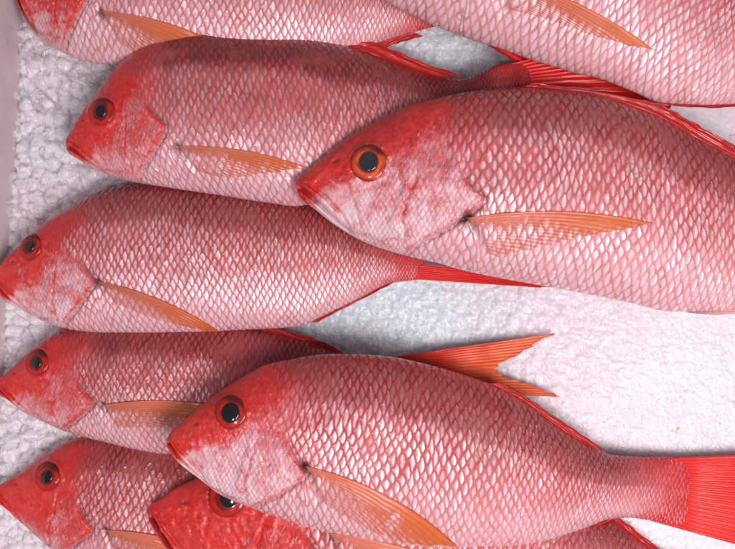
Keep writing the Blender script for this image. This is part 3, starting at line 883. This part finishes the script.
# ------------------------------------------------------------------ ice bed and tray
def worley(x, y, seed):
    xi = np.floor(x); yi = np.floor(y)
    f1 = np.full(x.shape, 9.0); f2 = np.full(x.shape, 9.0); cx = np.zeros(x.shape); cy = np.zeros(x.shape); r1 = np.zeros(x.shape); r2 = np.zeros(x.shape); r3 = np.zeros(x.shape)
    for di in (-1, 0, 1):
        for dj in (-1, 0, 1):
            a = xi + di; b = yi + dj
            ai = a.astype(np.int64); bi = b.astype(np.int64)

            def hs(s):
                n = (ai * 73856093 + bi * 19349663 + (seed + s) * 83492791) & 0xffffffff
                n = ((n ^ (n >> 15)) * 2246822519) & 0xffffffff
                n = ((n ^ (n >> 13)) * 3266489917) & 0xffffffff
                return ((n ^ (n >> 16)) & 0xffff) / 65535.0
            px = a + 0.1 + 0.8 * hs(1); py = b + 0.1 + 0.8 * hs(2)
            dd = np.hypot(x - px, y - py)
            near = dd < f1
            f2 = np.where(near, f1, np.minimum(f2, dd))
            r1 = np.where(near, hs(3), r1); r2 = np.where(near, hs(4), r2); r3 = np.where(near, hs(5), r3)
            cx = np.where(near, x - px, cx); cy = np.where(near, y - py, cy)
            f1 = np.where(near, dd, f1)
    return f1, f2, cx, cy, r1, r2, r3


def ice_height(X, Y):
    px = X / S + CX; py = -Y / S + CY
    wx = X + 0.003 * (fbm(X / 0.01, Y / 0.01, 3) - 0.47); wy = Y + 0.003 * (fbm(X / 0.01, Y / 0.01, 5) - 0.47)
    c = 0.0095
    f1, f2, cx, cy, r1, r2, r3 = worley(wx / c + 50, wy / c + 50, 3)
    big = 0.0034 * (r1 - 0.5) + 0.0034 * ((r2 - .5) * cx + (r3 - .5) * cy) - 0.0022 * (1 - smooth(0, 0.28, f2 - f1)) - 0.002 * f1**2
    c = 0.0034
    f1, f2, cx, cy, r1, r2, r3 = worley(wx / c + 50, wy / c + 50, 9)
    sml = 0.0022 * (r1 - 0.5) + 0.0020 * ((r2 - .5) * cx + (r3 - .5) * cy) - 0.0009 * (1 - smooth(0, 0.3, f2 - f1))
    left = smooth(190, 110, px + 30 * (fbm(X / 0.03, Y / 0.03, 8) - 0.47))
    right = smooth(470, 640, px)
    z = big * (left + 0.30 * (1 - left) * (1 - right) + 0.06 * right) + sml * (0.75 - 0.55 * right)
    z = z + 0.007 * (fbm(X / 0.07, Y / 0.07, 21) - 0.47) * (1 - 0.6 * right)
    base = -0.002 + 0.010 * smooth(300, 560, px) * smooth(200, 300, py) - 0.006 * smooth(150, 60, py) * smooth(300, 400, px)
    return z + base


def build_ice():
    xs = np.arange(-0.272, 0.345, 0.0010); ys = np.arange(-0.29, 0.29, 0.0010)
    X, Y = np.meshgrid(xs, ys, indexing='ij')
    Z = ice_height(X, Y)
    PX = X / S + CX; PY = -Y / S + CY
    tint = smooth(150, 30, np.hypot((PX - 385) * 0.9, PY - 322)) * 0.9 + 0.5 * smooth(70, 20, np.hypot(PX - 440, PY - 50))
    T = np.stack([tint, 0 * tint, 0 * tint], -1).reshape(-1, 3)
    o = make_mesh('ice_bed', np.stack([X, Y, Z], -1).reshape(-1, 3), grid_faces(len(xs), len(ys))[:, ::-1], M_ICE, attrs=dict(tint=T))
    tag(o, 'packed white bed of crushed ice under the fish', kind='structure')
    # loose pieces on top
    ph = (1 + 5 ** 0.5) / 2
    iv = np.array([(-1, ph, 0), (1, ph, 0), (-1, -ph, 0), (1, -ph, 0), (0, -1, ph), (0, 1, ph), (0, -1, -ph), (0, 1, -ph), (ph, 0, -1), (ph, 0, 1), (-ph, 0, -1), (-ph, 0, 1)], float)
    iff = [(0,11,5),(0,5,1),(0,1,7),(0,7,10),(0,10,11),(1,5,9),(5,11,4),(11,10,2),(10,7,6),(7,1,8),(3,9,4),(3,4,2),(3,2,6),(3,6,8),(3,8,9),(4,9,5),(2,4,11),(6,2,10),(8,6,7),(9,8,1)]
    iv /= np.linalg.norm(iv[0])
    V = [tuple(v) for v in iv]; cache = {}

    def midp(a, b):
        k = (min(a, b), max(a, b))
        if k not in cache:
            m = np.array(V[a]) + np.array(V[b]); V.append(tuple(m / np.linalg.norm(m))); cache[k] = len(V) - 1
        return cache[k]
    F = iff
    for _ in range(2):
        G = []
        for a, b, c in F:
            ab, bc, ca = midp(a, b), midp(b, c), midp(c, a)
            G += [(a, ab, ca), (b, bc, ab), (c, ca, bc), (ab, bc, ca)]
        F = G
    V = np.array(V); F = np.array(F)
    zones = [((8, 130), (20, 240), 460, (5.0, 15.0)), ((-5, 95), (385, 475), 300, (3.5, 11.0)), ((-5, 60), (310, 360), 70, (3.5, 10.0)), ((-10, 60), (500, 570), 110, (3.5, 10)), ((8, 110), (-10, 60), 60, (3, 8)),
             ((395, 480), (25, 85), 220, (1.2, 3.0)), ((290, 440), (285, 360), 420, (1.2, 3.4)), 
             ((620, 760), (510, 560), 60, (1.5, 3.0)), ((440, 760), (290, 460), 700, (0.7, 2.4)), ((0, 130), (0, 240), 500, (1.2, 3.5)), ((0, 90), (390, 470), 200, (1, 3))]
    vs, fs = [], []; n = 0
    for (x0, x1), (y0, y1), cnt, (r0, r1) in zones:
        for _ in range(cnt):
            px, py = rng.uniform(x0, x1), rng.uniform(y0, y1)
            r = (r0 + (r1 - r0) * rng.random() ** 1.8) * S
            sc = r * rng.uniform(0.65, 1.25, 3); sc[2] *= 0.75
            q = rng.normal(size=(3, 3)); q, _ = np.linalg.qr(q)
            dirs = rng.normal(size=(9, 3)); dirs /= np.linalg.norm(dirs, axis=1)[:, None]
            W = V.copy()
            cutd = rng.uniform(0.36, 0.85, 9)
            for dd, cd in zip(dirs, cutd):
                ex = W @ dd - cd
                W = W - np.outer(np.clip(ex, 0, None) * 0.97, dd)
            W = (W * sc) @ q.T
            X = (px - CX) * S; Y = -(py - CY) * S
            z = float(ice_height(np.array([X]), np.array([Y]))[0])
            vs.append(W + np.array([X, Y, z + r * rng.uniform(-0.5, 0.15)])); fs.append(F + n); n += len(W)
    o = make_mesh('crushed_ice', np.concatenate(vs), np.concatenate(fs), M_CHUNK)
    tag(o, 'loose translucent lumps and grains of crushed ice', kind='stuff')


def build_tray():
    root = bpy.data.objects.new('fish_tray', None)
    root.location = (0, 0, -0.05)
    COL.objects.link(root)
    tag(root, 'pale plastic tray holding the ice, its wall along the left edge', 'tray')
    t = NT("tray_plastic")
    nz, _ = t.noise(t.objco(), 14.0, 4.0, 0.6)
    n2, _ = t.noise(t.objco(), 120.0, 4.0, 0.6)
    c = t.mix(t.ss(nz, 0.35, 0.65), (0.66, 0.56, 0.58), (0.60, 0.47, 0.49))
    c = t.mix(t.ss(n2, 0.62, 0.72, 0.0, 0.5), c, (0.50, 0.28, 0.28))
    t.set(Base_Color=c, Roughness=0.45, Normal=t.bump(n2, 0.0003, 0.6), Subsurface_Weight=0.2, Subsurface_Scale=0.003)
    # wall section swept along the left side (offset from the inner foot line, height)
    prof = [(0.004, -0.05), (0.001, -0.01), (-0.001, 0.01), (-0.004, 0.035), (-0.007, 0.06), (-0.0085, 0.068), (-0.012, 0.072), (-0.018, 0.074), (-0.026, 0.073), (-0.031, 0.069), (-0.033, 0.062), (-0.030, 0.0), (-0.028, -0.05)]
    p0 = np.array(unproj(29, -150, 0)); p1 = np.array(unproj(-18, 700, 0))
    n = 60
    dv = (p1 - p0) / np.linalg.norm(p1 - p0)
    out = np.array([-dv[1], dv[0]])
    if out[0] > 0: out = -out
    V = []
    for i in range(n):
        c0 = p0 + (p1 - p0) * i / (n - 1)
        for o_, h in prof:
            q = c0 - out * o_
            V.append((q[0], q[1], h + 0.0006 * math.sin(i * 1.3) * (h > 0.05)))
    F = grid_faces(n, len(prof), True).tolist()
    F += [list(range(len(prof))), list(range((n - 1) * len(prof), n * len(prof)))[::-1]]
    make_mesh('wall', V, F, t.mat, root, origin=tuple(root.location))
    x0, x1, y0, y1, z0, z1 = -0.31, 0.36, -0.31, 0.31, -0.062, -0.0505
    V = [(x, y, z) for x in (x0, x1) for y in (y0, y1) for z in (z0, z1)]
    F = [[0, 1, 3, 2], [4, 6, 7, 5], [0, 4, 5, 1], [2, 3, 7, 6], [0, 2, 6, 4], [1, 5, 7, 3]]
    make_mesh('floor', V, F, t.mat, root, smooth_shade=False, origin=tuple(root.location))


build_tray()
build_ice()

LABELS = [
 ('A', 'red snapper with its mouth cut off by the top left photo edge'),
 ('H', 'red snapper with its head in the lower left corner, lowest of the left row'),
 ('F', 'slim red snapper at left whose forked orange tail sticks out over the ice'),
 ('E', 'pale silvery pink snapper at left, third from the top, tail tucked under the large one'),
 ('B', 'dark backed red snapper with a steep bright red head pointing left, beneath the large one'),
 ('I', 'red snapper mostly hidden under the front one, open mouth and half covered eye'),
 ('C', 'pale pink snapper at the upper right corner with its head outside the photo'),
 ('D', 'large snapper at right with a cloudy eye ringed in orange, lying on two others'),
 ('G', 'bright pink snapper lying on top at the bottom with a wide red tail'),
]
for k, lab in LABELS:
    build_fish(k, 'red_snapper', lab)
